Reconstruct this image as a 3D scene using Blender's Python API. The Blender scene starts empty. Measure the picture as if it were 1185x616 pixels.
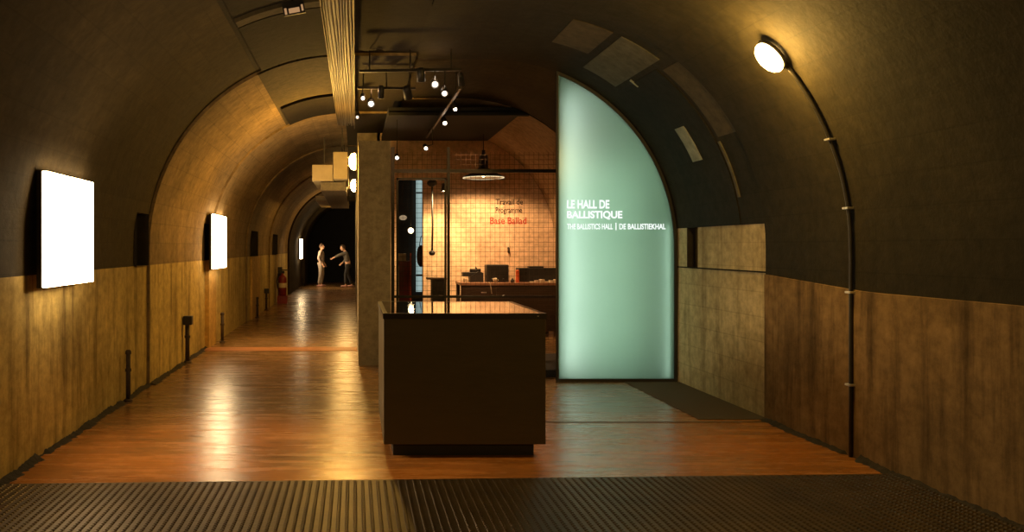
import bpy, bmesh, math, random
from mathutils import Vector, Matrix
random.seed(7)
PI = math.pi
S = bpy.context.scene
COL = S.collection
W, H, F = 1185.0, 616.0, 1000.0
VX, VY = 411.0, 286.0          # vanishing point of the tunnel axis in the picture
EYE = 1.6

# ------------------------------------------------------------------ camera, world, exposure
cam = bpy.data.cameras.new('camera')
cam.sensor_fit = 'HORIZONTAL'; cam.sensor_width = 36.0
cam.lens = 36.0 * F / W
cam.shift_x = (W / 2 - VX) / W
cam.shift_y = -(H / 2 - VY) / W
cam.clip_start = 0.05; cam.clip_end = 200
camo = bpy.data.objects.new('camera', cam); COL.objects.link(camo)
camo.location = (0, 0, EYE); camo.rotation_euler = (PI / 2, 0, 0)
S.camera = camo
wd = bpy.data.worlds.new('world'); S.world = wd; wd.use_nodes = True
wd.node_tree.nodes['Background'].inputs[0].default_value = (1.0, .75, .45, 1)
wd.node_tree.nodes['Background'].inputs[1].default_value = 0.004
S.view_settings.view_transform = 'Standard'; S.view_settings.look = 'None'
S.view_settings.exposure = 0.0; S.view_settings.gamma = 1.0
S.view_settings.use_curve_mapping = False
S.cycles.max_bounces = 8; S.cycles.diffuse_bounces = 4; S.cycles.glossy_bounces = 4
S.cycles.transmission_bounces = 6; S.cycles.sample_clamp_indirect = 4.0
S.cycles.caustics_reflective = False; S.cycles.caustics_refractive = False

# strengths (lamps of the place; added fill lights follow)
P_PANEL = 26.0       # white light panels on the left wall
P_BULK = 55.0       # orange bulkhead lamp on the right vault
P_CORR = 45.0       # corridor bulkhead lamps
P_SCREEN = 9.5     # tubes inside the frosted screen
P_PEND = 420.0
P_SPOT = 260.0

def lamp(name, kind, loc, power, color, rot=(0, 0, 0), **kw):
    d = bpy.data.lights.new(name, kind); d.energy = power; d.color = color
    for k, v in kw.items(): setattr(d, k, v)
    o = bpy.data.objects.new(name, d); COL.objects.link(o)
    o.location = loc; o.rotation_euler = rot
    return o
def aim(o, p):
    o.rotation_euler = (Vector(p) - Vector(o.location)).to_track_quat('-Z', 'Y').to_euler()
ADDED_FILL = lamp('added_fill_behind', 'AREA', (0.7, -3.0, 3.3), 24.0, (1, .60, .20), shape='RECTANGLE', size=3.5, size_y=1.2)  # unseen fill, added to brighten the hall from behind
ADDED_FILL.rotation_euler = (math.radians(34), 0, 0)
lamp('added_point_fill', 'POINT', (3.1, .2, 2.5), 92.0, (1.0, .60, .13), shadow_soft_size=.1)  # unseen point light, added to brighten the left wall

# ------------------------------------------------------------------ materials
def mat(name, c1, c2=None, rough=.7, metal=0.0, scale=6.0, stretch=(1, 1, 1), bump=0.0, bscale=None, detail=6.0, spec=.5, emit=None, estr=0.0, lo=.35, hi=.65, coord='Object', rough2=None):
    m = bpy.data.materials.new(name); m.use_nodes = True
    nt = m.node_tree; n = nt.nodes; l = nt.links; b = n['Principled BSDF']
    b.inputs['Roughness'].default_value = rough; b.inputs['Metallic'].default_value = metal
    b.inputs['Specular IOR Level'].default_value = spec
    c2 = c2 or tuple(v * .7 for v in c1)
    tc = n.new('ShaderNodeTexCoord'); mp = n.new('ShaderNodeMapping'); mp.inputs['Scale'].default_value = stretch
    l.new(tc.outputs[coord], mp.inputs[0])
    nz = n.new('ShaderNodeTexNoise'); nz.inputs['Scale'].default_value = scale; nz.inputs['Detail'].default_value = detail
    nz.inputs['Roughness'].default_value = .62
    l.new(mp.outputs[0], nz.inputs['Vector'])
    r = n.new('ShaderNodeValToRGB'); r.color_ramp.elements[0].position = lo; r.color_ramp.elements[1].position = hi
    r.color_ramp.elements[0].color = (*c2, 1); r.color_ramp.elements[1].color = (*c1, 1)
    l.new(nz.outputs['Fac'], r.inputs[0]); l.new(r.outputs[0], b.inputs['Base Color'])
    if rough2 is not None:
        mr = n.new('ShaderNodeMapRange'); mr.inputs[1].default_value = .3; mr.inputs[2].default_value = .7
        mr.inputs[3].default_value = rough; mr.inputs[4].default_value = rough2
        l.new(nz.outputs['Fac'], mr.inputs[0]); l.new(mr.outputs[0], b.inputs['Roughness'])
    if bump:
        nb = n.new('ShaderNodeTexNoise'); nb.inputs['Scale'].default_value = bscale or scale * 3; nb.inputs['Detail'].default_value = 5
        l.new(mp.outputs[0], nb.inputs['Vector'])
        bp = n.new('ShaderNodeBump'); bp.inputs['Strength'].default_value = bump; bp.inputs['Distance'].default_value = .02
        l.new(nb.outputs['Fac'], bp.inputs['Height']); l.new(bp.outputs[0], b.inputs['Normal'])
    if emit:
        b.inputs['Emission Color'].default_value = (*emit, 1); b.inputs['Emission Strength'].default_value = estr
    return m

def node(nt, t, **kw):
    o = nt.nodes.new(t)
    for k, v in kw.items():
        if k in o.inputs: o.inputs[k].default_value = v
        else: setattr(o, k, v)
    return o
def mixc(nt, a, b, f, blend='MIX'):
    x = nt.nodes.new('ShaderNodeMix'); x.data_type = 'RGBA'; x.blend_type = blend
    for sock, v in ((0, f), (6, a), (7, b)):
        if hasattr(v, 'is_output'): nt.links.new(v, x.inputs[sock])
        elif isinstance(v, tuple): x.inputs[sock].default_value = (*v, 1) if len(v) == 3 else v
        else: x.inputs[sock].default_value = v
    return x.outputs[2]
def ramp(nt, fac, stops):
    r = nt.nodes.new('ShaderNodeValToRGB'); e = r.color_ramp.elements
    while len(e) < len(stops): e.new(.5)
    for k, (p, c) in enumerate(stops):
        e[k].position = p; e[k].color = (*c, 1) if isinstance(c, tuple) else (c, c, c, 1)
    nt.links.new(fac, r.inputs[0]); return r.outputs[0]
def noise(nt, vec, scale, stretch=(1, 1, 1), detail=6, rough=.6):
    mp = nt.nodes.new('ShaderNodeMapping'); mp.inputs['Scale'].default_value = stretch
    nt.links.new(vec, mp.inputs[0])
    x = node(nt, 'ShaderNodeTexNoise', Scale=scale, Detail=detail, Roughness=rough)
    nt.links.new(mp.outputs[0], x.inputs['Vector']); return x.outputs['Fac']

def concrete_mat(name, base, dark, stain, streak=.6, boards=True, rough=.85):
    """uv: u along the tunnel, v up the wall / round the vault, both in metres"""
    m = bpy.data.materials.new(name); m.use_nodes = True; nt = m.node_tree; b = nt.nodes['Principled BSDF']
    tc = nt.nodes.new('ShaderNodeTexCoord'); uv = tc.outputs['UV']
    big = noise(nt, uv, .8, (1, 1, 1), 5); fine = noise(nt, uv, 9, (1, 1, 1), 8, .7)
    drip = noise(nt, uv, 5.0, (1.0, .10, 1), 7, .65)
    c = mixc(nt, base, dark, ramp(nt, big, [(.35, 1.0), (.62, 0.0)]))
    c = mixc(nt, c, stain, mixc(nt, (0, 0, 0), ramp(nt, drip, [(.48, 0.0), (.66, 1.0)]), streak))
    c = mixc(nt, c, ramp(nt, fine, [(.3, .62), (.68, 1.18)]), 1.0, 'MULTIPLY')
    hgt = fine
    if boards:
        br = node(nt, 'ShaderNodeTexBrick', Scale=1.0); br.offset = .5
        br.inputs['Brick Width'].default_value = 2.1; br.inputs['Row Height'].default_value = .235
        br.inputs['Mortar Size'].default_value = .006; br.inputs['Bias'].default_value = 0
        br.inputs['Color1'].default_value = (1.08, 1.08, 1.08, 1); br.inputs['Color2'].default_value = (.80, .80, .80, 1)
        br.inputs['Mortar'].default_value = (.62, .62, .62, 1)
        nt.links.new(uv, br.inputs['Vector'])
        c = mixc(nt, c, br.outputs['Color'], boards if isinstance(boards, float) else .8, 'MULTIPLY')
    nt.links.new(c, b.inputs['Base Color']); b.inputs['Roughness'].default_value = rough
    b.inputs['Specular IOR Level'].default_value = .16
    bp = node(nt, 'ShaderNodeBump', Strength=.35, Distance=.02)
    nt.links.new(hgt, bp.inputs['Height']); nt.links.new(bp.outputs[0], b.inputs['Normal'])
    return m

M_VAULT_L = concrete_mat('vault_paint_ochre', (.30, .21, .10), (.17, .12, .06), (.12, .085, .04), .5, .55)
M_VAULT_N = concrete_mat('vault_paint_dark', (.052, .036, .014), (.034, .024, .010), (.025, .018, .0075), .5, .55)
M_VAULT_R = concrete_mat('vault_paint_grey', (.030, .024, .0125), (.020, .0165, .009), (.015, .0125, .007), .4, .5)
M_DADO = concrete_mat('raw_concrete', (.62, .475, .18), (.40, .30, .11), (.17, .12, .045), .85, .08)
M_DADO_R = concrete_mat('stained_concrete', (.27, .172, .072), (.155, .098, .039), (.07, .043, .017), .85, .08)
M_BAY = concrete_mat('bay_concrete', (.66, .54, .30), (.46, .36, .19), (.24, .17, .08), .75, .5)
M_PLASTER = concrete_mat('partition_plaster', (.36, .30, .18), (.27, .22, .13), (.2, .155, .09), .4, False)
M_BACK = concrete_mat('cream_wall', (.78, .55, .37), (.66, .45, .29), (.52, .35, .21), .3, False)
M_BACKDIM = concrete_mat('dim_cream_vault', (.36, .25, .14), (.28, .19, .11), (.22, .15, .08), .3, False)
M_CROWN = concrete_mat('crown_dark', (.024, .018, .010), (.016, .0125, .0075), (.012, .0095, .006), .3, .5)  # shade of the ceiling crown, put into a darker colour
M_BLACK = mat('flat_black', (.012, .011, .010), (.008, .007, .007), .9, scale=5)
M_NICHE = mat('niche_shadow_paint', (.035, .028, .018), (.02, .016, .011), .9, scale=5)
M_PATCH_D = concrete_mat('dark_bitumen', (.018, .014, .008), (.012, .0095, .006), (.009, .007, .0045), .3, False)
M_PATCH_M = concrete_mat('patch_plaster', (.085, .068, .038), (.06, .048, .028), (.045, .036, .02), .3, False)
M_PATCH_R = concrete_mat('dark_field', (.026, .022, .013), (.017, .015, .009), (.013, .011, .007), .3, .4)
M_PATCH_L = concrete_mat('pale_patch', (.12, .112, .075), (.09, .085, .056), (.07, .063, .04), .3, False)
M_WHITEWASH = concrete_mat('whitewash', (.40, .42, .33), (.22, .24, .19), (.18, .18, .13), .4, False)
M_SPILL = concrete_mat('painted_panel_spill', (.62, .40, .13), (.45, .29, .10), (.3, .2, .08), .5, False)  # spill of the light panels, put into the colour
M_METAL = mat('dark_steel', (.045, .04, .034), (.03, .027, .022), .45, .7, scale=12)
M_RUST = mat('rusty_pipe', (.07, .045, .028), (.035, .024, .016), .75, .2, scale=20)
M_ZINC = mat('zinc_clip', (.75, .72, .65), (.5, .47, .42), .35, .8, scale=30)
M_DUCT = mat('painted_duct', (.38, .30, .16), (.29, .23, .12), .55, .0, scale=4)
M_CABLE = mat('cable_grey', (.085, .062, .034), (.045, .033, .018), .5, scale=3, stretch=(8, .3, 8))
M_CABLE_D = mat('cable_dark', (.11, .085, .05), (.07, .05, .03), .5, scale=3, stretch=(8, .3, 8))
M_COUNTER = mat('counter_brown', (.088, .067, .031), (.077, .059, .027), .55, scale=3, stretch=(1, 1, 4), bump=.05)
M_PLINTH = mat('plinth_black', (.012, .011, .009), None, .6, scale=4)
M_TRIM = mat('counter_edge', (.02, .015, .011), None, .3, scale=5)
M_DIRT = mat('wall_base_dirt', (.035, .027, .017), (.012, .010, .007), .95, scale=14, bump=.6)
M_BLACKPLASTIC = mat('black_plastic', (.02, .018, .016), (.013, .012, .011), .5, scale=10)
M_WOODD = mat('dark_desk_wood', (.060, .034, .018), (.035, .02, .011), .5, scale=5, stretch=(.4, 6, 6))
M_RED = mat('red_enamel', (.24, .018, .012), (.17, .013, .009), .35, scale=4)
M_ORANGE = mat('orange_red_tin', (.85, .17, .05), (.7, .12, .04), .45, scale=8)
M_PAPER = mat('paper', (.75, .66, .5), (.6, .5, .36), .8, scale=9)
M_SKIN = mat('skin', (.62, .36, .24), (.55, .31, .2), .55, scale=9)
M_HOOD = mat('grey_pink_fleece', (.34, .27, .24), (.26, .20, .18), .9, scale=14)
M_TROUSERL = mat('pale_jeans', (.36, .31, .27), (.26, .22, .2), .9, scale=14)
M_DARKCLOTH = mat('black_cloth', (.022, .02, .022), (.014, .013, .014), .9, scale=14)
M_GREYCLOTH = mat('grey_sleeve', (.13, .115, .10), (.09, .08, .07), .9, scale=14)
M_HAIR = mat('brown_hair', (.09, .05, .03), (.05, .03, .018), .7, scale=30, stretch=(1, 1, .2))
M_SHOE = mat('pink_shoe', (.55, .30, .27), (.42, .22, .2), .7, scale=12)
M_TEXTD = mat('dark_lettering', (.04, .025, .014), None, .7)
M_TEXTR = mat('red_lettering', (.55, .06, .03), None, .7)
M_GREYROOM = mat('dark_room_paint', (.05, .045, .036), (.035, .03, .024), .8, scale=3)

def emis(name, c, s):
    m = bpy.data.materials.new(name); m.use_nodes = True; nt = m.node_tree
    nt.nodes.remove(nt.nodes['Principled BSDF'])
    e = node(nt, 'ShaderNodeEmission', Color=(*c, 1), Strength=s)
    nt.links.new(e.outputs[0], nt.nodes['Material Output'].inputs[0]); return m
E_PANEL = emis('panel_glow', (1.0, .70, .36), P_PANEL)
E_BULK = emis('orange_lamp_glow', (1.0, .62, .20), P_BULK)
E_CORR = emis('corridor_lamp_glow', (1.0, .58, .16), P_CORR)
E_SPOT = emis('spot_lens_glow', (1.0, .80, .60), 14.0)
E_SPOTLOW = emis('spot_lens_dim', (1.0, .72, .5), 2.2)
E_PEND = emis('pendant_bulb_glow', (1.0, .78, .5), 18.0)
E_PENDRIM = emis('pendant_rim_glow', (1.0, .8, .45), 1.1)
E_TEXT = emis('lettering_added_glow', (.93, 1.0, .95), 1.1)  # white letters, made to glow by themselves
E_WIN = emis('pale_window_glow', (.55, .75, .72), .55)
E_BULB = emis('bulb_glow', (1.0, .72, .35), 10.0)
E_BULBDIM = emis('bulb_dim', (1.0, .7, .4), .35)
E_SIGN = emis('lit_sign_glow', (1.0, .55, .25), .42)

def mirror_glass(name, c=(.02, .015, .01), rough=.04):
    m = bpy.data.materials.new(name); m.use_nodes = True; nt = m.node_tree; b = nt.nodes['Principled BSDF']
    tc = nt.nodes.new('ShaderNodeTexCoord'); f = noise(nt, tc.outputs['Object'], 3)
    nt.links.new(mixc(nt, c, tuple(v * .8 for v in c), f), b.inputs['Base Color'])
    b.inputs['Roughness'].default_value = rough; b.inputs['IOR'].default_value = 1.6; b.inputs['Specular IOR Level'].default_value = .7
    return m
M_GLASSTOP = mirror_glass('vitrine_glass')

def frosted():
    m = bpy.data.materials.new('frosted_green_glass'); m.use_nodes = True; nt = m.node_tree
    nt.nodes.remove(nt.nodes['Principled BSDF'])
    tc = nt.nodes.new('ShaderNodeTexCoord')
    f = noise(nt, tc.outputs['Object'], 1.6, (1, 1, 1), 4); f2 = noise(nt, tc.outputs['Object'], 40, (1, 1, 1), 2)
    c = mixc(nt, (.77, .89, .81), (.71, .83, .75), f)
    c = mixc(nt, c, (.9, .9, .9), ramp(nt, f2, [(.3, .9), (.7, 1.0)]), 'MULTIPLY')
    t = nt.nodes.new('ShaderNodeBsdfTranslucent'); nt.links.new(c, t.inputs[0])
    g = node(nt, 'ShaderNodeBsdfGlossy', Roughness=.25); g.inputs[0].default_value = (.6, .7, .65, 1)
    mx = node(nt, 'ShaderNodeMixShader'); mx.inputs[0].default_value = .06
    nt.links.new(t.outputs[0], mx.inputs[1]); nt.links.new(g.outputs[0], mx.inputs[2])
    nt.links.new(mx.outputs[0], nt.nodes['Material Output'].inputs[0]); return m
M_FROST = frosted()
M_SCREENBACK = mat('screen_box_white', (.52, .64, .55), (.48, .60, .51), .9, scale=2)

def floor_mat():
    m = bpy.data.materials.new('worn_red_brown_floor'); m.use_nodes = True; nt = m.node_tree; b = nt.nodes['Principled BSDF']
    tc = nt.nodes.new('ShaderNodeTexCoord'); ob = tc.outputs['Object']
    big = noise(nt, ob, .55, (1, 1.3, 1), 4); st = noise(nt, ob, 2.2, (.45, 3.4, 1), 8, .65); fine = noise(nt, ob, 14, (.6, 2.2, 1), 6, .7)
    c = mixc(nt, (.46, .165, .032), (.26, .115, .034), ramp(nt, big, [(.4, 0.0), (.62, 1.0)]))
    c = mixc(nt, c, (.62, .26, .065), ramp(nt, st, [(.50, 0.0), (.72, .9)]))
    c = mixc(nt, c, (.10, .06, .03), ramp(nt, st, [(.24, .85), (.42, 0.0)]))
    c = mixc(nt, c, ramp(nt, fine, [(.3, .7), (.7, 1.15)]), 1.0, 'MULTIPLY')
    # far half of the hall: bare grey-brown screed beyond the joint
    sx = nt.nodes.new('ShaderNodeSeparateXYZ'); nt.links.new(ob, sx.inputs[0])
    mr = node(nt, 'ShaderNodeMapRange'); mr.inputs[1].default_value = 7.5; mr.inputs[2].default_value = 8.6
    nt.links.new(sx.outputs[1], mr.inputs[0])
    far = mixc(nt, (.27, .14, .045), (.16, .092, .036), ramp(nt, st, [(.35, 1.0), (.65, 0.0)]))
    c = mixc(nt, c, far, mr.outputs[0])
    nt.links.new(c, b.inputs['Base Color'])
    r = node(nt, 'ShaderNodeMapRange'); r.inputs[1].default_value = .3; r.inputs[2].default_value = .7
    r.inputs[3].default_value = .19; r.inputs[4].default_value = .33
    nt.links.new(st, r.inputs[0]); nt.links.new(r.outputs[0], b.inputs['Roughness'])
    bp = node(nt, 'ShaderNodeBump', Strength=.16, Distance=.01)
    nt.links.new(fine, bp.inputs['Height']); nt.links.new(bp.outputs[0], b.inputs['Normal'])
    return m
M_FLOOR = floor_mat()
M_GRATE = mat('ribbed_steel_plate', (.088, .060, .028), (.052, .036, .018), .48, .55, scale=3, bump=.15, bscale=30)
M_STRIP = concrete_mat('drain_concrete', (.11, .085, .05), (.07, .055, .035), (.05, .04, .025), .3, False)

# ------------------------------------------------------------------ mesh helpers
def bx(bm, x0, x1, y0, y1, z0, z1, bev=0.0):
    r = bmesh.ops.create_cube(bm, size=1.0)
    vs = r['verts']
    bmesh.ops.scale(bm, vec=(x1 - x0, y1 - y0, z1 - z0), verts=vs)
    bmesh.ops.translate(bm, vec=((x0 + x1) / 2, (y0 + y1) / 2, (z0 + z1) / 2), verts=vs)
    if bev:
        es = {e for v in vs for e in v.link_edges}
        bmesh.ops.bevel(bm, geom=list(es), offset=bev, segments=2, affect='EDGES', profile=.5)
    return bm
def B(): return bmesh.new()
def box(*a, **k): return bx(B(), *a, **k)
def tube(bm, pts, r, seg=10, cap=True):
    pts = [Vector(p) for p in pts]; rings = []
    for i, p in enumerate(pts):
        d = (pts[min(i + 1, len(pts) - 1)] - pts[max(i - 1, 0)]).normalized()
        up = Vector((0, 1, 0)) if abs(d.y) < .9 else Vector((1, 0, 0))
        u = d.cross(up).normalized(); v = d.cross(u).normalized()
        rr = r[i] if isinstance(r, (list, tuple)) else r
        rings.append([bm.verts.new(p + (u * math.cos(2 * PI * k / seg) + v * math.sin(2 * PI * k / seg)) * rr) for k in range(seg)])
    for a, b in zip(rings, rings[1:]):
        for k in range(seg): bm.faces.new((a[k], a[(k + 1) % seg], b[(k + 1) % seg], b[k]))
    if cap:
        bm.faces.new(rings[0][::-1]); bm.faces.new(rings[-1])
    return bm
def lathe(bm, prof, seg=28, center=(0, 0, 0), closed=True):
    cx, cy, cz = center; rings = []
    for r, z in prof:
        if r < 1e-5: rings.append([bm.verts.new((cx, cy, cz + z))])
        else: rings.append([bm.verts.new((cx + r * math.cos(2 * PI * k / seg), cy + r * math.sin(2 * PI * k / seg), cz + z)) for k in range(seg)])
    for a, b in zip(rings, rings[1:]):
        for k in range(seg):
            q = (k + 1) % seg
            if len(a) == 1 and len(b) == 1: continue
            if len(a) == 1: bm.faces.new((a[0], b[q], b[k]))
            elif len(b) == 1: bm.faces.new((a[k], a[q], b[0]))
            else: bm.faces.new((a[k], a[q], b[q], b[k]))
    if closed:
        if len(rings[0]) > 1: bm.faces.new(rings[0][::-1])
        if len(rings[-1]) > 1: bm.faces.new(rings[-1])
    return bm
def ball(bm, c, rx, ry=None, rz=None, seg=16, rings=10):
    r = bmesh.ops.create_uvsphere(bm, u_segments=seg, v_segments=rings, radius=1.0)
    bmesh.ops.scale(bm, vec=(rx, ry or rx, rz or rx), verts=r['verts'])
    bmesh.ops.translate(bm, vec=c, verts=r['verts']); return r['verts']
def prism(bm, pts, y0, y1):
    a = [bm.verts.new((x, y0, z)) for x, z in pts]; b = [bm.verts.new((x, y1, z)) for x, z in pts]
    bm.faces.new(a); bm.faces.new(b[::-1])
    for i in range(len(pts)):
        j = (i + 1) % len(pts); bm.faces.new((a[j], a[i], b[i], b[j]))
    return bm
def obj(name, bm, m, parent=None, smooth=False, fix=True):
    if fix: bmesh.ops.recalc_face_normals(bm, faces=bm.faces)
    me = bpy.data.meshes.new(name); bm.to_mesh(me); bm.free()
    for p in me.polygons: p.use_smooth = smooth
    if m: me.materials.append(m)
    o = bpy.data.objects.new(name, me); COL.objects.link(o)
    if parent: o.parent = parent
    return o
def tag(o, label, cat, group=None, kind=None):
    o['label'] = label; o['category'] = cat
    if group: o['group'] = group
    if kind: o['kind'] = kind
    return o
def thing(name, label, cat, loc=(0, 0, 0), rotz=0.0, group=None):
    o = bpy.data.objects.new(name, None); COL.objects.link(o); o.empty_display_size = .1
    o.location = loc; o.rotation_euler = (0, 0, rotz)
    return tag(o, label, cat, group)
def struct(name, bm, m, parent=None, smooth=False, fix=True):
    o = obj(name, bm, m, parent, smooth, fix); o['kind'] = 'structure'; return o
def dup(root, loc=None, rot=None, label=None):
    r = root.copy(); COL.objects.link(r)
    if loc is not None: r.location = loc
    if rot is not None: r.rotation_euler = rot
    if label: r['label'] = label
    for ch in list(root.children):
        c = ch.copy(); COL.objects.link(c); c.parent = r
        for g in list(ch.children):
            d = g.copy(); COL.objects.link(d); d.parent = c
    return r
def box_uv(o):
    me = o.data; uv = me.uv_layers.new(name='uv')
    for p in me.polygons:
        n = p.normal
        for li in p.loop_indices:
            v = me.vertices[me.loops[li].vertex_index].co
            if abs(n.x) > .7: uv.data[li].uv = (v.y, v.z)
            elif abs(n.y) > .7: uv.data[li].uv = (v.x, v.z)
            else: uv.data[li].uv = (v.y, v.x)
    return o

# ------------------------------------------------------------------ the shell: two walls, a basket-arched vault
CL, CR, ZS = -.16, 1.58, EYE     # centres of the shoulder arcs and springing height
DADO_L = 1.39
def arc_l(R, z0, xmid=.71):
    p = [(CL - R, z0 + (ZS - z0) * k / 2) for k in range(3)] if z0 < ZS else []
    a0 = 0 if z0 <= ZS else math.asin((z0 - ZS) / R)
    N = 28
    q = [(CL - R * math.cos(a0 + (PI / 2 - a0) * k / N), ZS + R * math.sin(a0 + (PI / 2 - a0) * k / N)) for k in range(N + 1)]
    if p: q = q[1:]
    return p + q + [(CL + .4, ZS + R), (xmid, ZS + R)]
def arc_r(R, z0, xmid=.71):
    return [(CL + CR - x, z) for x, z in arc_l(R, z0, CL + CR - xmid)]
def sweep(path, ys, hole=None):
    bm = B(); uvl = bm.loops.layers.uv.new('uv'); s = [0]
    for a, b in zip(path, path[1:]): s.append(s[-1] + math.hypot(b[0] - a[0], b[1] - a[1]))
    g = [[bm.verts.new((x, y, z)) for x, z in path] for y in ys]
    off = path[0][1]
    for i in range(len(ys) - 1):
        for j in range(len(path) - 1):
            yc = (ys[i] + ys[i + 1]) / 2; zc = (path[j][1] + path[j + 1][1]) / 2
            if hole and hole[0] < yc < hole[1] and hole[2] < zc < hole[3]: continue
            f = bm.faces.new((g[i][j], g[i][j + 1], g[i + 1][j + 1], g[i + 1][j])); f.smooth = True
            for lp, (a, b) in zip(f.loops, ((i, j), (i, j + 1), (i + 1, j + 1), (i + 1, j))):
                lp[uvl].uv = (ys[a], s[b] + off)
    return bm
def ring(pa, pb, y):
    bm = B(); uvl = bm.loops.layers.uv.new('uv')
    a = [bm.verts.new((x, y, z)) for x, z in pa]; b = [bm.verts.new((x, y, z)) for x, z in pb]
    for i in range(len(pa) - 1):
        f = bm.faces.new((a[i], a[i + 1], b[i + 1], b[i]))
        for lp in f.loops: lp[uvl].uv = (lp.vert.co.x, lp.vert.co.z)
    return bm
def yrange(a, b, extra=(), n=10):
    return sorted(set([a + (b - a) * k / n for k in range(n + 1)] + list(extra)))
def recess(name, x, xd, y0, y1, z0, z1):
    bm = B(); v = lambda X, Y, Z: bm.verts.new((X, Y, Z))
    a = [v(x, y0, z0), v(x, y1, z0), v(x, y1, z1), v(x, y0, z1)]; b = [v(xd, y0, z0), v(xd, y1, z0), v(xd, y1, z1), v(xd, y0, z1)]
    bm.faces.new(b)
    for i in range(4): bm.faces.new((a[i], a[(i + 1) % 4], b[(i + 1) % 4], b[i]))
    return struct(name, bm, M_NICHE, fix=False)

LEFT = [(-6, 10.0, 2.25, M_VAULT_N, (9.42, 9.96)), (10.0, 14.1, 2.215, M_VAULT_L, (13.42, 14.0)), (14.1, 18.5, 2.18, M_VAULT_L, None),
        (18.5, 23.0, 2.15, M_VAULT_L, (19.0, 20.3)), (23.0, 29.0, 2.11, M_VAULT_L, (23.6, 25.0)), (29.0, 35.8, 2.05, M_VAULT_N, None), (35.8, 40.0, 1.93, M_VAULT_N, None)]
n = 0
prev = None
for k, (y0, y1, R, m, hole) in enumerate(LEFT):
    pth = arc_l(R, DADO_L)
    zt = 1.955
    # keep a path point at the niche head
    i = min(range(len(pth)), key=lambda i: abs(pth[i][1] - zt) if pth[i][0] < 0 else 9); zt = pth[i][1]
    hl = (hole[0], hole[1], DADO_L - .01, zt) if hole else None
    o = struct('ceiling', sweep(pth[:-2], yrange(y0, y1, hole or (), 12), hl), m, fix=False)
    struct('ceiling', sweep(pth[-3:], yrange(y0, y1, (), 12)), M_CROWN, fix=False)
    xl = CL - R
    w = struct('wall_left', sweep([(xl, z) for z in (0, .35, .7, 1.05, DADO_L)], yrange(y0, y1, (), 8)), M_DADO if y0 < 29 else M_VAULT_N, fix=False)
    if hole:
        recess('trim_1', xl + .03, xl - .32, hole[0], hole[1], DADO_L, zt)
    if prev:
        full = lambda R: [(CL - R, 0)] + arc_l(R, DADO_L)
        struct('trim_2', ring(full(prev), full(R), y0), m, fix=False)
    prev = R
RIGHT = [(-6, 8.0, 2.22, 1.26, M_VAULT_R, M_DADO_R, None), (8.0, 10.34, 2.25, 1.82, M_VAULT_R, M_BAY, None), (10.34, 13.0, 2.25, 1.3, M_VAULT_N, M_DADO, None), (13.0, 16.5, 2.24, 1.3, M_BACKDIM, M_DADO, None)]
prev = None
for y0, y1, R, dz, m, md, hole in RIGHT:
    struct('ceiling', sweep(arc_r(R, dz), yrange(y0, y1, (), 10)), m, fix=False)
    xr = CR + R
    ys = yrange(y0, y1, (6.5,) if y0 < 0 else (9.66, 9.92) if y0 == 8.0 else (), 8)
    if y0 < 0:     # the painted line dips towards the camera
        bm = B(); uvl = bm.loops.layers.uv.new('uv'); top = lambda y: 1.262 if y < 6.4 else 1.262 + .082 * (y - 6.4) / 1.6
        g = [[bm.verts.new((xr - .012, y, z)) for z in (0, .4, .8)] + [bm.verts.new((xr - .012, y, top(y))), bm.verts.new((xr + .005, y, top(y) + .006))] for y in ys]
        for i in range(len(ys) - 1):
            for j in range(4):
                f = bm.faces.new((g[i][j], g[i][j + 1], g[i + 1][j + 1], g[i + 1][j]))
                for lp in f.loops: lp[uvl].uv = (lp.vert.co.y, lp.vert.co.z)
        struct('wall_right', bm, md, fix=False)
    else:
        hl = (9.66, 9.92, 1.365, 1.83) if y0 == 8.0 else None
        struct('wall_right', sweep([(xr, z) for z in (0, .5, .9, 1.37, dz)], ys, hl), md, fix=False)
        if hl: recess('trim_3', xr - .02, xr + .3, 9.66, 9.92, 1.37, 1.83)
    if prev and abs(prev - R) > .001:
        full = lambda R: [(CR + R, 0)] + arc_r(R, 1.3)
        struct('trim_4', ring(full(prev), full(R), y0), M_VAULT_R, fix=False)
    prev = R
# a ledge line and board line in the right bay
struct('trim_5', box(CR + 2.25 - .012, CR + 2.25 + .02, 8.0, 10.3, 1.358, 1.372), M_PATCH_D)

fl = box(-2.45, 3.9, -6, 40, -.2, 0.0); struct('floor', fl, M_FLOOR)
box_uv(struct('wall_back', box(-2.6, 4.0, -6.2, -6.0, 0, 4.0), M_VAULT_N))
box_uv(struct('wall_far', box(-2.6, .9, 39.5, 39.7, 0, 4.0), M_BLACK))

# partition between the corridor and the exhibition room: its corridor face turns slightly to the camera
bm = B(); prism(bm, [(.0, 0), (.5, 0), (.5, 1), (.0, 1)], 0, 1); bm.free()
def plan_prism(pts, z0, z1):
    bm = B(); a = [bm.verts.new((x, y, z0)) for x, y in pts]; b = [bm.verts.new((x, y, z1)) for x, y in pts]
    bm.faces.new(a[::-1]); bm.faces.new(b)
    for i in range(len(pts)):
        j = (i + 1) % len(pts); bm.faces.new((a[i], a[j], b[j], b[i]))
    return bm
box_uv(struct('wall_partition', plan_prism([(.045, 11.70), (.480, 11.70), (.480, 16.5), (.040, 16.5)], 0, 3.04), M_PLASTER))
box_uv(struct('wall_partition', plan_prism([(.040, 16.5), (.480, 16.5), (.480, 39.5), (.010, 39.5)], 0, 3.9), M_PLASTER))
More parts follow.
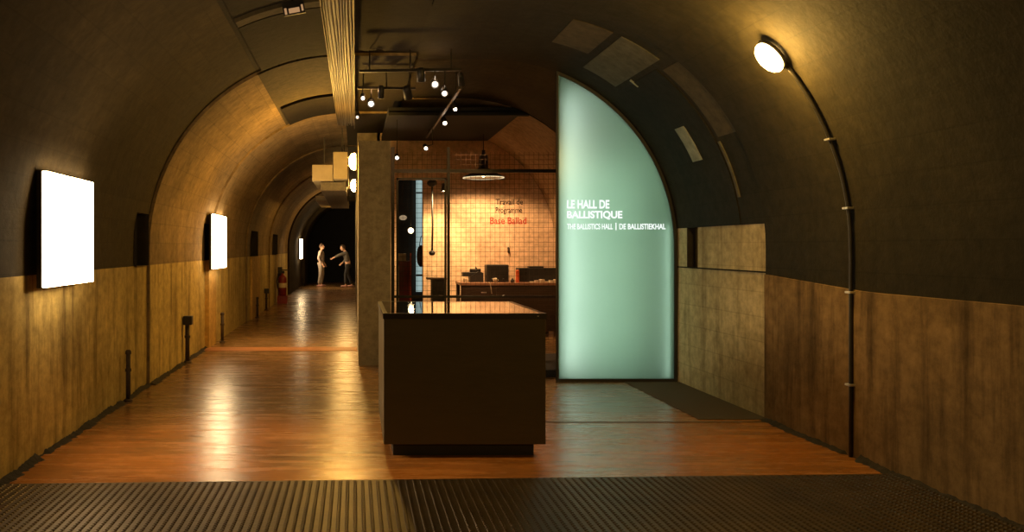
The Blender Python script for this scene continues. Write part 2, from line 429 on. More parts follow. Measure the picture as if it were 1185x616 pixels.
# back wall of the exhibition room with the doorway
bm = B(); bx(bm, .42, .80, 16.5, 16.7, 0, 3.95); bx(bm, 1.30, 3.9, 16.5, 16.7, 0, 3.95); bx(bm, .80, 1.30, 16.5, 16.7, 2.89, 3.95)
box_uv(struct('wall_exhibition', bm, M_BACK))
bm = B(); bx(bm, .2, 2.3, 20.4, 20.6, 0, 3.3); bx(bm, .1, .2, 16.7, 20.6, 0, 3.3); bx(bm, 2.3, 2.4, 16.7, 20.6, 0, 3.3); bx(bm, .1, 2.4, 16.7, 20.6, 3.3, 3.4)
struct('wall_inner', bm, M_GREYROOM)
struct('trim_and_added_soffit', box(.50, 3.3, 13.0, 16.49, 3.63, 3.70), M_BLACK)  # dark soffit added to darken the wall top above the fence
struct('trim_and_added_soffit', box(.50, 3.45, 13.0, 13.12, 3.58, 3.66, bev=.01), M_BLACK)
# floor joints, threshold and drain strip
struct('trim_6', box(1.5, 3.8, 7.87, 7.895, -.001, .003), M_STRIP)
struct('trim_7', box(-2.35, .03, 13.3, 13.75, -.001, .008, bev=.003), mat('threshold_lit_tone', (.50, .19, .045), (.28, .12, .035), .4, scale=3, stretch=(.6, 5, 1)))  # the sill's lit look is put into its brighter orange
struct('trim_8', box(3.18, 3.83, 8.0, 10.2, -.001, .006), M_STRIP)
box_uv(struct('trim_9', box(.52, 3.6, 10.6, 12.25, -.001, .09, bev=.01), M_BLACK))
# raised strips on the left wall, panel light painted in as ochre
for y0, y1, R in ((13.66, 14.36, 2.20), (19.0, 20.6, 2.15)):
    box_uv(struct('trim_painted_spill', box(CL - R - .02, CL - R + .05, y0, y1, 0, DADO_L), M_SPILL))

# curved patches of plaster and shuttering on the vault
def solve(px, py, side, R):
    """distance at which the ray through a picture point meets the shoulder arc"""
    c = CR if side == 'r' else CL
    a = (px - VX) / F; b = (VY - py) / F
    A = a * a + b * b; Bq = -2 * a * c; C = c * c - R * R
    D = (-Bq + math.sqrt(Bq * Bq - 4 * A * C)) / (2 * A)
    return D, math.atan2(b * D, (a * D - c) if side == 'r' else (c - a * D))
def patch(side, R, t0, t1, y0, y1, th, m, nm):
    N = 10; bm = B(); uvl = bm.loops.layers.uv.new('uv')
    def P(r, t, y): return bm.verts.new(((CR + r * math.cos(t)) if side == 'r' else (CL - r * math.cos(t)), y, ZS + r * math.sin(t)))
    g = [[(P(R - th, t0 + (t1 - t0) * k / N, y), P(R + .01, t0 + (t1 - t0) * k / N, y)) for k in range(N + 1)] for y in (y0, y1)]
    for k in range(N):
        a, b, c, d = g[0][k], g[0][k + 1], g[1][k + 1], g[1][k]
        bm.faces.new((a[0], b[0], c[0], d[0])); bm.faces.new((a[0], a[1], b[1], b[0])); bm.faces.new((d[0], c[0], c[1], d[1]))
    for k in (0, N):
        a, d = g[0][k], g[1][k]; bm.faces.new((a[0], d[0], d[1], a[1]))
    for f in bm.faces:
        for lp in f.loops: lp[uvl].uv = (lp.vert.co.y, math.atan2(lp.vert.co.z - ZS, abs(lp.vert.co.x - (CR if side == 'r' else CL))) * R)
    return struct(nm, bm, m)
rt = lambda x, y: solve(x, y, 'r', 2.235)
patch('r', 2.25, .10, .90, 8.55, 9.75, .008, M_PATCH_R, 'trim_11')       # dark field above the raw concrete
patch('r', 2.25, .93, 1.12, 8.3, 9.7, .008, M_PATCH_L, 'trim_12')
patch('r', 2.25, 1.16, 1.34, 8.3, 9.2, .008, M_PATCH_M, 'trim_12')
patch('r', 2.25, .42, .60, 9.02, 9.26, .018, M_WHITEWASH, 'trim_13')    # whitewashed rectangle
patch('r', 2.25, .22, .48, 8.46, 8.50, .014, M_PATCH_L, 'trim_14')      # pale batten along the edge
patch('r', 2.25, .87, .92, 9.22, 9.25, .014, M_WHITEWASH, 'trim_14')
patch('r', 2.25, .50, .88, 8.02, 8.45, .008, M_PATCH_M, 'trim_12')
# left: dark strip of shuttering slabs beside the cables
patch('l', 2.262, 1.12, 1.545, 4.0, 10.0, .016, M_PATCH_D, 'trim_15'); patch('l', 2.225, 1.12, 1.545, 10.0, 14.1, .016, M_PATCH_M, 'trim_15')
for y0, y1, m, th in ((4.5, 7.6, M_PATCH_D, .035), (7.75, 7.93, M_PATCH_M, .045), (8.0, 9.95, M_PATCH_D, .035), (12.4, 14.0, M_PATCH_D, .05)):
    patch('l', 2.255 if y0 < 10 else 2.22, 1.145, 1.50, y0, y1, th, m, 'trim_15')

# ------------------------------------------------------------------ ribbed floor grating in front
bm = B(); Y0, Y1, X0, X1 = 3.4, 5.95, -2.38, 3.78
tilt = lambda x: (x - .7) * .042
pl = [bm.verts.new(p) for p in ((X0, Y0, .004), (X1, Y0, .004), (X1, Y1 + tilt(X1), .004), (X0, Y1 + tilt(X0), .004))]; bm.faces.new(pl)
x = X0 + .03
while x < X1 - .03:
    y = Y0 + .02; e = Y1 + tilt(x) - .03
    while y < e:
        y1 = min(y + .028, e); w = .012; t = .005
        a = [bm.verts.new((x + sx * w, yy, .004)) for sx, yy in ((-1, y), (1, y), (1, y1), (-1, y1))]
        b = [bm.verts.new((x + sx * w * .5, yy, .004 + .007)) for sx, yy in ((-1, y + t), (1, y + t), (1, y1 - t), (-1, y1 - t))]
        bm.faces.new(b)
        for k in range(4): bm.faces.new((a[k], a[(k + 1) % 4], b[(k + 1) % 4], b[k]))
        y += .035
    x += .05
tag(obj('floor_grating', bm, M_GRATE), 'dull ribbed steel floor plate across the foreground', 'floor plate')

# ------------------------------------------------------------------ display counter
t = thing('display_counter', 'brown box-shaped display counter with reflective glass top in the middle of the floor', 'counter', (.832, 6.56, 0))
hw = .615
obj('body', box(-hw, hw, 0, 1.46, .10, 1.055, bev=.004), M_COUNTER, t)
obj('plinth', box(-hw + .075, hw - .075, .08, 1.38, 0, .10), M_PLINTH, t)
bm = B()
for a in ((-hw - .006, hw + .006, -.006, .03), (-hw - .006, hw + .006, 1.43, 1.466), (-hw - .006, -hw + .03, .03, 1.43), (hw - .03, hw + .006, .03, 1.43)):
    bx(bm, *a, 1.055, 1.095)
obj('top_frame', bm, M_TRIM, t)
gt = obj('glass_top', box(-hw + .03, hw - .03, .03, 1.43, 1.058, 1.094), M_GLASSTOP, t); gt['label'] = 'dark reflective glass pane'
obj('corner_stud', lathe(B(), [(0, -.003), (.006, -.003), (.006, .003), (0, .003)], 10, (hw - .06, -.008, 1.075)), M_ZINC, t)

# ------------------------------------------------------------------ frosted glass screen in the right arch
GY, GR = 10.26, 2.24
GX0 = (645 - VX) / F * GY
t = thing('glass_screen', 'glowing green frosted glass screen filling the right half of the arch', 'glass screen', (0, 0, 0))
def arch_pts(R, x0, z0=.0, N=40):
    a1 = math.acos((x0 - CR) / R)
    return [(x0, z0), (CR + R, z0)] + [(CR + R * math.cos(a1 * k / N), ZS + R * math.sin(a1 * k / N)) for k in range(N + 1)]
obj('pane', prism(B(), arch_pts(GR - .035, GX0 + .022, .03), GY, GY + .012), M_FROST, t)
def frame_band(R, x0, wdt, y0, y1):
    o = arch_pts(R, x0, 0); i = arch_pts(R - wdt, x0 + wdt * .6, wdt)
    bm = B()
    for yy in (y0, y1): pass
    A = [bm.verts.new((x, y0, z)) for x, z in o]; Bv = [bm.verts.new((x, y0, z)) for x, z in i]
    C = [bm.verts.new((x, y1, z)) for x, z in o]; Dv = [bm.verts.new((x, y1, z)) for x, z in i]
    for k in range(len(o)):
        q = (k + 1) % len(o)
        bm.faces.new((A[k], A[q], Bv[q], Bv[k])); bm.faces.new((C[k], Dv[k], Dv[q], C[q]))
        bm.faces.new((A[k], C[k], C[q], A[q])); bm.faces.new((Bv[k], Bv[q], Dv[q], Dv[k]))
    return bm
obj('frame', frame_band(GR, GX0 - .012, .035, GY - .02, GY + .03), M_BLACKPLASTIC, t)
# closed light box behind the pane
bm = B(); prism(bm, arch_pts(GR - .03, GX0 + .10, .0), GY + .40, GY + .42)
obj('back_panel', bm, M_SCREENBACK, t)
pts = arch_pts(GR - .02, GX0 + .02, .0); pb = arch_pts(GR - .02, GX0 + .10, .0)
bm = B(); A = [bm.verts.new((x, GY + .03, z)) for x, z in pts]; C = [bm.verts.new((x, GY + .41, z)) for x, z in pb]
for k in range(len(pts)):
    q = (k + 1) % len(pts); bm.faces.new((A[k], A[q], C[q], C[k]))
obj('side_panel', bm, M_SCREENBACK, t)
# the tubes inside: a bright one up the left edge, weaker ones round the arch and along the bottom
l = lamp('screen_tube', 'AREA', (GX0 + .075, GY + .21, 1.75), P_SCREEN * .72, (1, .99, 1), shape='RECTANGLE', size=.05, size_y=3.3); l.rotation_euler = (PI / 2, 0, -PI / 2 - .35)
l = lamp('screen_panel', 'AREA', (2.95, GY + .39, 1.35), P_SCREEN * .58, (.70, 1, .77), shape='RECTANGLE', size=.9, size_y=2.6); l.rotation_euler = (-PI / 2, 0, 0)
l = lamp('screen_tube', 'AREA', (CR + GR - .07, GY + .06, .95), P_SCREEN * .08, (.85, 1, .92), shape='RECTANGLE', size=.03, size_y=1.8); l.rotation_euler = (PI / 2, 0, PI / 2)
# white lettering, its brightness added as glow
def text_obj(name, s, x0, x1, zc, hgt, y, m, parent, label=None):
    cu = bpy.data.curves.new(name, 'FONT'); cu.body = s; cu.extrude = .012; cu.offset = .032 if hgt > .08 and y < 12 else (.022 if y < 12 else .008)
    to = bpy.data.objects.new(name, cu); COL.objects.link(to)
    bpy.context.view_layer.update()
    me = bpy.data.meshes.new_from_object(to.evaluated_get(bpy.context.evaluated_depsgraph_get()))
    bpy.data.objects.remove(to)
    xs = [v.co.x for v in me.vertices]; zs = [v.co.y for v in me.vertices]
    a, b, c, d = min(xs), max(xs), min(zs), max(zs)
    for v in me.vertices:
        X = x0 + (v.co.x - a) / (b - a) * (x1 - x0); Z = zc + ((v.co.y - c) / (d - c) - .5) * hgt
        v.co = Vector((X, y - .004 + (-v.co.z) * .15, Z))
    me.materials.append(m)
    o = bpy.data.objects.new(name, me); COL.objects.link(o); o.parent = parent
    if label: o['label'] = label
    return o
gx = lambda px: (px - VX) / F * GY
gz = lambda py: EYE + (VY - py) / F * GY
for s, a, b, yt, yb in (('LE HALL DE', 656, 705, 231.5, 241.5), ('BALLISTIQUE', 656, 720, 244.2, 254.4), ('THE BALLISTICS HALL', 656, 709, 259, 265.6), ('|', 712, 713.2, 258, 266.5), ('DE BALLISTIEKHAL', 716.5, 770, 259, 265.6)):
    text_obj('lettering', s, gx(a), gx(b), gz((yt + yb) / 2), (yb - yt) / F * GY, GY - .004, E_TEXT, t, 'white lettering with added glow')

# ------------------------------------------------------------------ light panels on the left wall
def light_panel(y0, y1, z0, z1, x, label, group='light panels on the left wall'):
    t = thing('lightbox', label, 'light panel', (x, (y0 + y1) / 2, (z0 + z1) / 2), 0, group)
    h, w = (z1 - z0) / 2, (y1 - y0) / 2
    obj('housing', box(-.08, -.04, -w - .008, w + .008, -h - .008, h + .008, bev=.006), M_METAL, t)
    obj('diffuser', box(-.04, .0, -w, w, -h, h, bev=.004), E_PANEL, t)
    return t
light_panel(6.32, 7.43, 1.60 - .297, 1.60 + .556, -2.25, 'large glowing white light panel nearest the camera on the left wall')
light_panel(13.47, 14.73, 1.60 - .345, 1.60 + .513, -2.195, 'glowing white light panel on the left wall beside a dark niche, second in the row')
light_panel(33.2, 34.3, 1.60 - .455, 1.60 + .31, -2.09, 'distant narrow glowing panel on the left wall near the standing person')

# ------------------------------------------------------------------ orange lamp and its conduit on the right
LY = 6.58; RW = 2.22
def vault_pt(tt, off=0.0): return (CR + (RW - off) * math.cos(tt), LY, ZS + (RW - off) * math.sin(tt))
TL = solve(900, 60, 'r', 2.17)[1]
t = thing('conduit', 'dark pipe climbing the right wall and vault to the orange lamp', 'pipe', (0, 0, 0))
pts = [(CR + RW - .025, LY, z) for z in (0, .5, 1.0, 1.5)] + [vault_pt(TL * k / 14 - .0, .025) for k in range(1, 14)] + [vault_pt(TL - .075, .03)]
obj('pipe', tube(B(), pts, .015, 10), M_METAL, t, True)
for zz in (.55, 1.255, 1.9):
    a = 0 if zz < ZS else math.asin((zz - ZS) / RW); p = vault_pt(a, .03) if zz > ZS else (CR + RW - .03, LY, zz)
    obj('clip', box(p[0] - .024, p[0] + .03, LY - .035, LY + .035, p[2] - .008, p[2] + .008, bev=.003), M_ZINC, t)
p = vault_pt(TL - .36, .03); obj('clip', box(p[0] - .024, p[0] + .03, LY - .035, LY + .035, p[2] - .008, p[2] + .008, bev=.003), M_ZINC, t)

def bulkhead(name, label, loc, normal, along, length, width, m, power, color, group=None, cage=True):
    """oval bulkhead lamp: back plate, dome, guard"""
    n_ = Vector(normal).normalized(); a = Vector(along); a = (a - n_ * a.dot(n_)).normalized(); c = n_.cross(a)
    M4 = Matrix((a, c, n_)).transposed().to_4x4()
    t = thing(name, label, 'lamp', loc, 0, group); t.rotation_euler = M4.to_euler()
    bm = B(); ball(bm, (0, 0, .015), length * .5, width * .5, .03, 20, 8); obj('back_plate', bm, M_METAL, t, True)
    bm = B(); ball(bm, (0, 0, .055), length * .46, width * .44, .075, 20, 12); dm = obj('dome', bm, m, t, True); dm['label'] = 'glowing glass dome'
    if cage:
        for sx in (-.22, .22):
            obj('guard_bar', tube(B(), [(length * sx, width * .5 * math.cos(q), .02 + .125 * math.sin(q)) for q in [PI * k / 10 for k in range(11)]], .004, 6), M_METAL, t, True)
    return t
pL = vault_pt(TL, .04)
nrm = (-math.cos(TL), -.25, -math.sin(TL)); alg = (-math.sin(TL), 0, math.cos(TL))
bulkhead('bulkhead_lamp', 'bright orange oval bulkhead lamp high on the right vault', pL, nrm, alg, .29, .165, E_BULK, 0, None, cage=False)
q = vault_pt(TL, .22); lamp('bulkhead_light', 'POINT', (q[0] - .05, LY - .05, q[2] - .02), 105.0, (1.0, .58, .12), shadow_soft_size=.08)

# corridor lamps on the partition, then added fill lights
for (yy, zz, lab) in ((12.55, 2.84, 'nearer of two glowing oval lamps on the corridor side of the partition'), (17.0, 2.81, 'farther of two glowing oval lamps, lower in view on the partition')):
    bulkhead('bulkhead_lamp', lab, (.035, yy, zz), (-1, -.12, 0), (0, 0, 1), .27, .13, E_CORR, 0, None, group='corridor bulkhead lamps')
    lamp('corridor_light_and_fill', 'POINT', (-.20, yy - .02, zz - .02), 170.0 if yy < 15 else 120, (1.0, .54, .10), shadow_soft_size=.07)
for yy in (23.0, 29.0):
    bulkhead('bulkhead_lamp', 'dim small lamp on the far partition', (.03, yy, 2.8), (-1, -.1, 0), (0, 0, 1), .24, .15, E_BULBDIM, 0, None) if False else None
l = lamp('corridor_light_and_fill', 'SPOT', (-.6, 27.0, 3.2), 90, (1.0, .62, .3), spot_size=1.3, spot_blend=.6, shadow_soft_size=.1); aim(l, (-1.9, 27, .2))  # unseen fill, added for the far corridor
lamp('corridor_light_and_fill', 'POINT', (-.3, 22.5, 2.65), 90, (1.0, .56, .14), shadow_soft_size=.08)  # added light with no fixture, brightens the corridor beyond the lamps
lamp('corridor_light_and_fill', 'POINT', (-.3, 29.0, 2.6), 50, (1.0, .58, .2), shadow_soft_size=.08)  # second added fill farther in, no fixture
l = lamp('figure_fill', 'SPOT', (-2.0, 31.0, 2.9), 26, (1.0, .66, .42), spot_size=.5, spot_blend=.6, shadow_soft_size=.1); aim(l, (-1.3, 34.6, 1.1))  # unseen spot added to light the standing person

# ------------------------------------------------------------------ ducts and cables over the corridor
t = thing('cable_tray', 'long tray of cables running along the ceiling crown toward the duct boxes', 'cable tray', (0, 0, 0))
zt = EYE + 2.0
bm = B(); bx(bm, -.29, -.01, 4.5, 14.5, zt + .075, zt + .085); bx(bm, -.015, -.008, 4.5, 14.5, zt - .02, zt + .085); bx(bm, -.292, -.285, 4.5, 14.5, zt + .02, zt + .085)
obj('tray', bm, M_CABLE, t)
for k in range(9):
    xx = -.265 + k * .0285; r = (.012, .009, .013, .010, .012)[k % 5]
    pts = [(xx + .006 * math.sin(j * 1.3 + k), 4.5 + j * 1.0, zt + .058 - r + .006 * math.sin(j * 2.1 + k * 2)) for j in range(11)]
    obj('cable', tube(B(), pts, r, 8), M_CABLE if k % 3 != 1 else M_CABLE_D, t, True)
for yy in (6.2, 8.6, 11.0, 13.4):
    for xx in (-.27, -.04): obj('hanger', box(xx, xx + .008, yy, yy + .02, zt + .08, EYE + 2.2), M_METAL, t)
t = thing('ventilation_duct', 'pale stepped ventilation duct boxes beside the corridor lamps', 'duct', (0, 0, 0))
bm = B(); bx(bm, -.37, -.125, 14.6, 19.5, EYE + 1.15, EYE + 1.61, bev=.008); obj('large_box', bm, M_DUCT, t)
bm = B(); bx(bm, -.74, -.385, 14.9, 17.0, EYE + 1.14, EYE + 1.42, bev=.008); obj('small_box', bm, M_DUCT, t)
bm = B(); bx(bm, -.60, -.16, 15.0, 22.0, EYE + .98, EYE + 1.13, bev=.006); obj('lower_run', bm, M_CABLE, t)
obj('branch_run', box(-.9, -.3, 19.6, 23.0, EYE + 1.05, EYE + 1.16, bev=.006), M_DUCT, t)
for yy in (15.4, 17.9): obj('hanger', box(-.24, -.22, yy, yy + .03, EYE + 1.6, EYE + 2.12), M_METAL, t)
obj('hanger', box(-.58, -.56, 15.9, 15.93, EYE + 1.41, EYE + 2.02), M_METAL, t)

# small lit sign on the left vault
D, th = solve(341, 11, 'l', 2.2)
sx_, sz_ = CL - 2.10 * math.cos(th), ZS + 2.10 * math.sin(th)
t = thing('ceiling_sign', 'small glowing orange plate high on the dark left vault', 'sign', (sx_, D * .955, sz_)); t.rotation_euler = (0, -(PI / 2 - th), 0)
obj('backing', box(-.095, .095, -.01, .012, -.045, .075), M_BLACKPLASTIC, t)
bm = B(); bx(bm, -.045, .05, -.016, -.009, -.03, .012); bx(bm, -.082, -.062, -.016, -.009, -.035, .02); bx(bm, .066, .084, -.016, -.009, -.025, .03)
obj('lit_marks', bm, E_SIGN, t)
obj('bracket', box(-.01, .01, -.005, .01, .07, .16), M_METAL, t)

# ------------------------------------------------------------------ stub pipes along the foot of the left wall
def stub(y, x, h, r, head, label):
    t = thing('pipe_stub', label, 'pipe', (x, y, 0), 0, 'short pipes along the left wall')
    obj('pipe', tube(B(), [(0, 0, 0), (0, 0, h)], r, 12), M_RUST, t, True)
    obj('foot_flange', lathe(B(), [(0, 0), (r * 1.9, 0), (r * 1.9, .018), (r * 1.2, .03), (0, .03)], 14), M_RUST, t)
    obj('collar', lathe(B(), [(0, h * .62), (r * 1.35, h * .62), (r * 1.35, h * .68), (0, h * .68)], 14), M_RUST, t)
    if head: obj('junction_box', box(-.05, .07, -.06, .06, h - .03, h + .09, bev=.01), M_BLACKPLASTIC, t)
    else: obj('cap', lathe(B(), [(0, h - .01), (r * 1.3, h - .01), (r * 1.3, h + .02), (r * .7, h + .035), (0, h + .035)], 14), M_RUST, t)
    return t
stub(8.95, -2.35, .50, .024, False, 'thin rusty pipe stub nearest the camera at the foot of the left wall')
stub(11.9, -2.31, .56, .030, True, 'rusty pipe with dark box on top, just before the second light panel')
stub(14.45, -2.22, .47, .026, False, 'thin pipe stub in front of the ochre strip of painted light under the second light panel')
stub(19.45, -2.20, .44, .026, False, 'thin pipe stub in front of the second strip of painted light farther down the wall')
stub(21.8, -2.24, .46, .028, True, 'pipe with dark box on top, between the far strip of painted light and the red extinguisher')

# dirt along both wall feet
GAPS = (8.95, 11.9, 14.45, 6.58)
def dirt(x0, x1, y0, y1, sgn, label):
    x0 += .006 * sgn
    bm = B(); N = int((y1 - y0) / .03); rows = []
    for i in range(N + 1):
        y = y0 + (y1 - y0) * i / N
        w = .03 + .04 * abs(math.sin(y * 2.3)) * random.random() + .02 * random.random(); h = .008 + .010 * random.random() + .02 * abs(math.sin(y * 5.1) * math.sin(y * 1.7)) * (.5 + .5 * math.sin(y * 3.1) ** 2)
        if min(abs(y - q) for q in GAPS) < .09: w *= .18; h *= .25
        rows.append([bm.verts.new((x0, y, h * 1.5)), bm.verts.new((x0 + sgn * w * .4, y, h)), bm.verts.new((x0 + sgn * w * .8, y, h * .4)), bm.verts.new((x0 + sgn * w * 1.15, y, -.002))])
    for a, b in zip(rows, rows[1:]):
        for k in range(3): bm.faces.new((a[k], a[k + 1], b[k + 1], b[k]))
    return tag(obj('dirt', bm, M_DIRT, None, True), label, 'dirt', kind='stuff')
dirt(CL - 2.25, 0, 3.2, 10.0, 1, 'dark crumbling dirt along the foot of the near left wall')
dirt(CL - 2.215, 0, 10.0, 14.0, 1, 'thin dark dirt along the foot of the left wall farther in')
dirt(CR + 2.22, 0, 3.2, 8.0, -1, 'dark crumbling dirt along the foot of the right wall')

# ------------------------------------------------------------------ wire mesh fence
FY = 12.55
fx = lambda px: (px - VX) / F * FY
fz = lambda py: EYE + (VY - py) / F * FY
t = thing('mesh_fence', 'tall wire mesh fence with dark posts between partition and glass screen', 'fence', (0, 0, 0))
xa, xb, ztop = fx(452.5), 3.55, 3.05
for px, w in ((454.5, .05), (519, .04)):
    obj('post', box(fx(px) - w / 2, fx(px) + w / 2, FY - .02, FY + .02, 0, ztop), M_METAL, t)
obj('post', box(3.5, 3.55, FY - .02, FY + .02, 0, ztop - .2), M_METAL, t)
for py, h in ((198, .05), (343.5, .035)):
    obj('rail', box(xa, xb, FY - .018, FY + .018, fz(py) - h / 2, fz(py) + h / 2), M_METAL, t)
bm = B(); x = xa + .03
while x < xb:
    tube(bm, [(x, FY, .1), (x, FY, 2.98)], .0022, 4, False); x += .0705
z = .12
while z < 2.98:
    tube(bm, [(xa, FY + .004, z), (xb, FY + .004, z)], .0022, 4, False); z += .0705
obj('wire_mesh', bm, M_RUST, t)
# mesh door in the fence
bm = B(); xd0, xd1, zd = fx(458.5), fx(516.5), fz(206)
bx(bm, xd0, xd0 + .03, FY - .03, FY - .005, .05, zd); bx(bm, xd1 - .03, xd1, FY - .03, FY - .005, .05, zd); bx(bm, xd0, xd1, FY - .03, FY - .005, zd - .03, zd)
obj('door_frame', bm, M_METAL, t)

# ------------------------------------------------------------------ exhibition room: desk and what stands on it
DY = 15.35
dx = lambda px, Y=DY: (px - VX) / F * Y
dz = lambda py, Y=DY: EYE + (VY - py) / F * Y
t = thing('desk', 'long dark desk under the pendant lamp in front of the cream wall', 'desk', (0, 0, 0))
ZT = .965
obj('desk_top', box(dx(533), 3.62, DY, DY + .8, ZT - .05, ZT, bev=.006), mat('desk_top_wood', (.34, .18, .10), (.24, .12, .07), .5, scale=4), t)
obj('front_panel', box(dx(534), 3.60, DY + .04, DY + .07, .10, ZT - .05), M_WOODD, t)
for xx in (dx(534), 3.54):
    for yy in (DY + .04, DY + .72): obj('leg', box(xx, xx + .06, yy, yy + .06, 0, ZT - .05), M_WOODD, t)
dr = obj('drawer', box(dx(545), dx(575), DY + .022, DY + .04, .70, .88, bev=.006), M_WOODD, t)
obj('handle', box(dx(557), dx(563), DY, DY + .022, .78, .80, bev=.003), M_ZINC, dr)

# machine with sloping top
YM = DY + .22
ex = lambda px: (px - VX) / F * YM
t = thing('typewriter', 'dark sloping typewriter-like machine at the left end of the desk', 'machine', (ex(548), YM, ZT))
obj('body', prism(B(), [(-.06, 0), (.18, 0), (.18, .17), (.10, .20), (-.06, .10)], 0, .30), M_BLACKPLASTIC, t)
obj('carriage', box(-.19, .17, .04, .22, .10, .18, bev=.01), M_BLACKPLASTIC, t)
obj('roller', tube(B(), [(-.05, .14, .21), (.15, .14, .21)], .03, 14), M_METAL, t, True)
obj('lever', prism(B(), [(.02, .17), (.14, .17), (.06, .28)], .13, .16), M_METAL, t)
tag(obj('paper_stack', box(ex(537) , ex(541.5), YM - .08, YM + .1, ZT, ZT + .065), M_PAPER), 'small pale stack of papers left of the typewriter-like machine', 'paper')
t = thing('radio_set', 'upright dark box-shaped radio set on the desk, left of the red tin', 'radio', (ex(576), YM, ZT))
obj('case', box(-.20, .20, 0, .28, 0, .315, bev=.012), M_BLACKPLASTIC, t)
obj('front_grille', box(-.17, .17, -.008, .0, .05, .28), M_METAL, t)
for sx in (-.1, .1): obj('knob', tube(B(), [(sx, -.03, .05), (sx, 0, .05)], .02, 12), M_METAL, t, True)
t = thing('desk_cup', 'small pale cup standing before the radio set', 'cup', (ex(571), DY + .06, ZT))
obj('bowl', lathe(B(), [(0, 0), (.025, 0), (.035, .05), (.036, .08), (.031, .08), (.028, .02), (0, .015)], 18), M_PAPER, t, True)
obj('handle', tube(B(), [(.033 + .028 * math.sin(PI * k / 8), 0, .02 + .045 * k / 8) for k in range(9)], .005, 6), M_PAPER, t, True)
t = thing('tin', 'bright red-orange tin standing on the desk between the two dark boxes', 'tin', (ex(598), DY + .14, ZT))
obj('can', lathe(B(), [(0, 0), (.034, 0), (.036, .01), (.034, .02), (.034, .20), (.036, .205), (0, .205)], 20), M_ORANGE, t, True)
obj('lid', lathe(B(), [(0, .205), (.030, .205), (.026, .222), (0, .222)], 20), M_ORANGE, t)
t = thing('ink_bottle', 'tiny dark bottle right of the upright radio set', 'bottle', (ex(591.5), DY + .1, ZT))
obj('bottle', lathe(B(), [(0, 0), (.034, 0), (.034, .045), (.016, .06), (.016, .075), (0, .075)], 16), M_BLACKPLASTIC, t, True)
obj('stopper', lathe(B(), [(0, .075), (.02, .075), (.02, .09), (0, .09)], 16), M_PAPER, t)
t = thing('amplifier', 'long low dark machine at the right end of the desk next to the screen', 'machine', (ex(623), YM, ZT))
obj('case', box(-.34, .42, .05, .38, .0, .255, bev=.01), M_BLACKPLASTIC, t)
obj('lid_ridge', box(-.14, .12, .1, .3, .255, .285, bev=.01), M_BLACKPLASTIC, t)
obj('side_panel', box(-.33, -.20, .035, .05, .02, .235), M_METAL, t)
bm = B()
for k in range(6):
    a = -.16 + k * .085; bx(bm, a, a + .075, -.13 + .02 * (k % 2), .0, 0, .015 + .02 * (k % 3))
tag(obj('paper_sheets', bm, M_PAPER), 'loose pale papers spread before the long low machine', 'paper')
bpy.data.objects['paper_sheets'].location = (ex(623), YM, ZT)
pts = [(dx(565.5), DY - .012, ZT + .012), (dx(567), DY - .016, ZT - .01), (dx(568), DY - .014, ZT - .10), (dx(569), DY - .014, ZT - .2)]
tag(obj('power_cord', tube(B(), pts, .008, 8), M_PAPER, None, True), 'thin pale cord hanging over the front edge of the desk', 'cord')

# small items on and before the cream wall
t = thing('wall_hook', 'small pale hook fixed low on the cream wall above the desk', 'hook', (dx(588.5, 16.45), 16.5, dz(287, 16.45)))
obj('plate', box(-.03, .03, -.02, 0, -.0, .10, bev=.006), M_PAPER, t)
obj('hook', tube(B(), [(0, -.01, .0), (0, -.05, -.02), (0, -.06, -.06), (0, -.03, -.08)], .018, 8), M_RUST, t, True)
w = thing('wall_lettering', 'dark and red three-line wall lettering on the cream wall', 'lettering', (0, 0, 0))
wx = lambda px: (px - VX) / F * 16.5
wz = lambda py: EYE + (VY - py) / F * 16.5
for s, a, b, yt, yb, m in (('Travail de', 573.5, 605, 230.5, 237.0, M_TEXTD), ('Programme', 573.5, 604, 240, 248.5, M_TEXTD), ('Base Ballad', 567, 609, 251.5, 259.5, M_TEXTR)):
    o = text_obj('text_line', s, wx(a), wx(b), wz((yt + yb) / 2), (yb - yt) / F * 16.5, 16.497, m, w)
    if m is M_TEXTR: o['label'] = 'red line of lettering'

# pedestal with slab top, by the doorway
t = thing('pedestal', 'dark square pedestal with overhanging top against the bright wall strip', 'pedestal', (dx(507), DY, 0))
obj('slab', box(-.185, .155, 0, .4, 1.02, 1.05), M_WOODD, t)
obj('block', box(-.10, .14, .03, .38, 0, 1.02), M_BLACKPLASTIC, t)
# hanging cord with pulley and weight
YC = 15.9
cx_ = lambda px: (px - VX) / F * YC
cz_ = lambda py: EYE + (VY - py) / F * YC
t = thing('pulley_weight', 'dark cord with a round weight hanging before the bright wall strip', 'cord', (cx_(500), YC, 0))
obj('cord', tube(B(), [(0, 0, cz_(214)), (.01, 0, cz_(260)), (0, 0, cz_(292))], .018, 8), M_BLACKPLASTIC, t, True)
bm = B(); ball(bm, (0, 0, cz_(293)), .06, .06, .05); obj('weight', bm, M_BLACKPLASTIC, t, True)
bm = B(); ball(bm, (0, 0, cz_(212)), .09, .07, .07); bx(bm, -.03, .27, -.02, .02, cz_(209), cz_(207)); bx(bm, -.02, .02, .0, .6, cz_(209), cz_(207)); obj('pulley_bracket', bm, M_BLACKPLASTIC, t)
def cone_shade(r0, r1, h): return [(r0, h), (r0 * 1.05, h * .98), (r1, 0), (r1 - .006, .004), (r0 * .9, h - .01)]
t = thing('small_lamp', 'small dark lamp with lit underside at the top of the bright wall strip', 'lamp', (cx_(515.0), YC + .1, cz_(221)))
obj('shade', lathe(B(), cone_shade(.03, .075, .14), 18, closed=False), M_BLACKPLASTIC, t, True)
bm = B(); ball(bm, (0, 0, .012), .05, .05, .014, 14, 8); obj('bulb', bm, E_PEND, t, True)
obj('arm', tube(B(), [(0, 0, .13), (0, .2, .16), (0, .5, .16)], .01, 8), M_METAL, t, True)
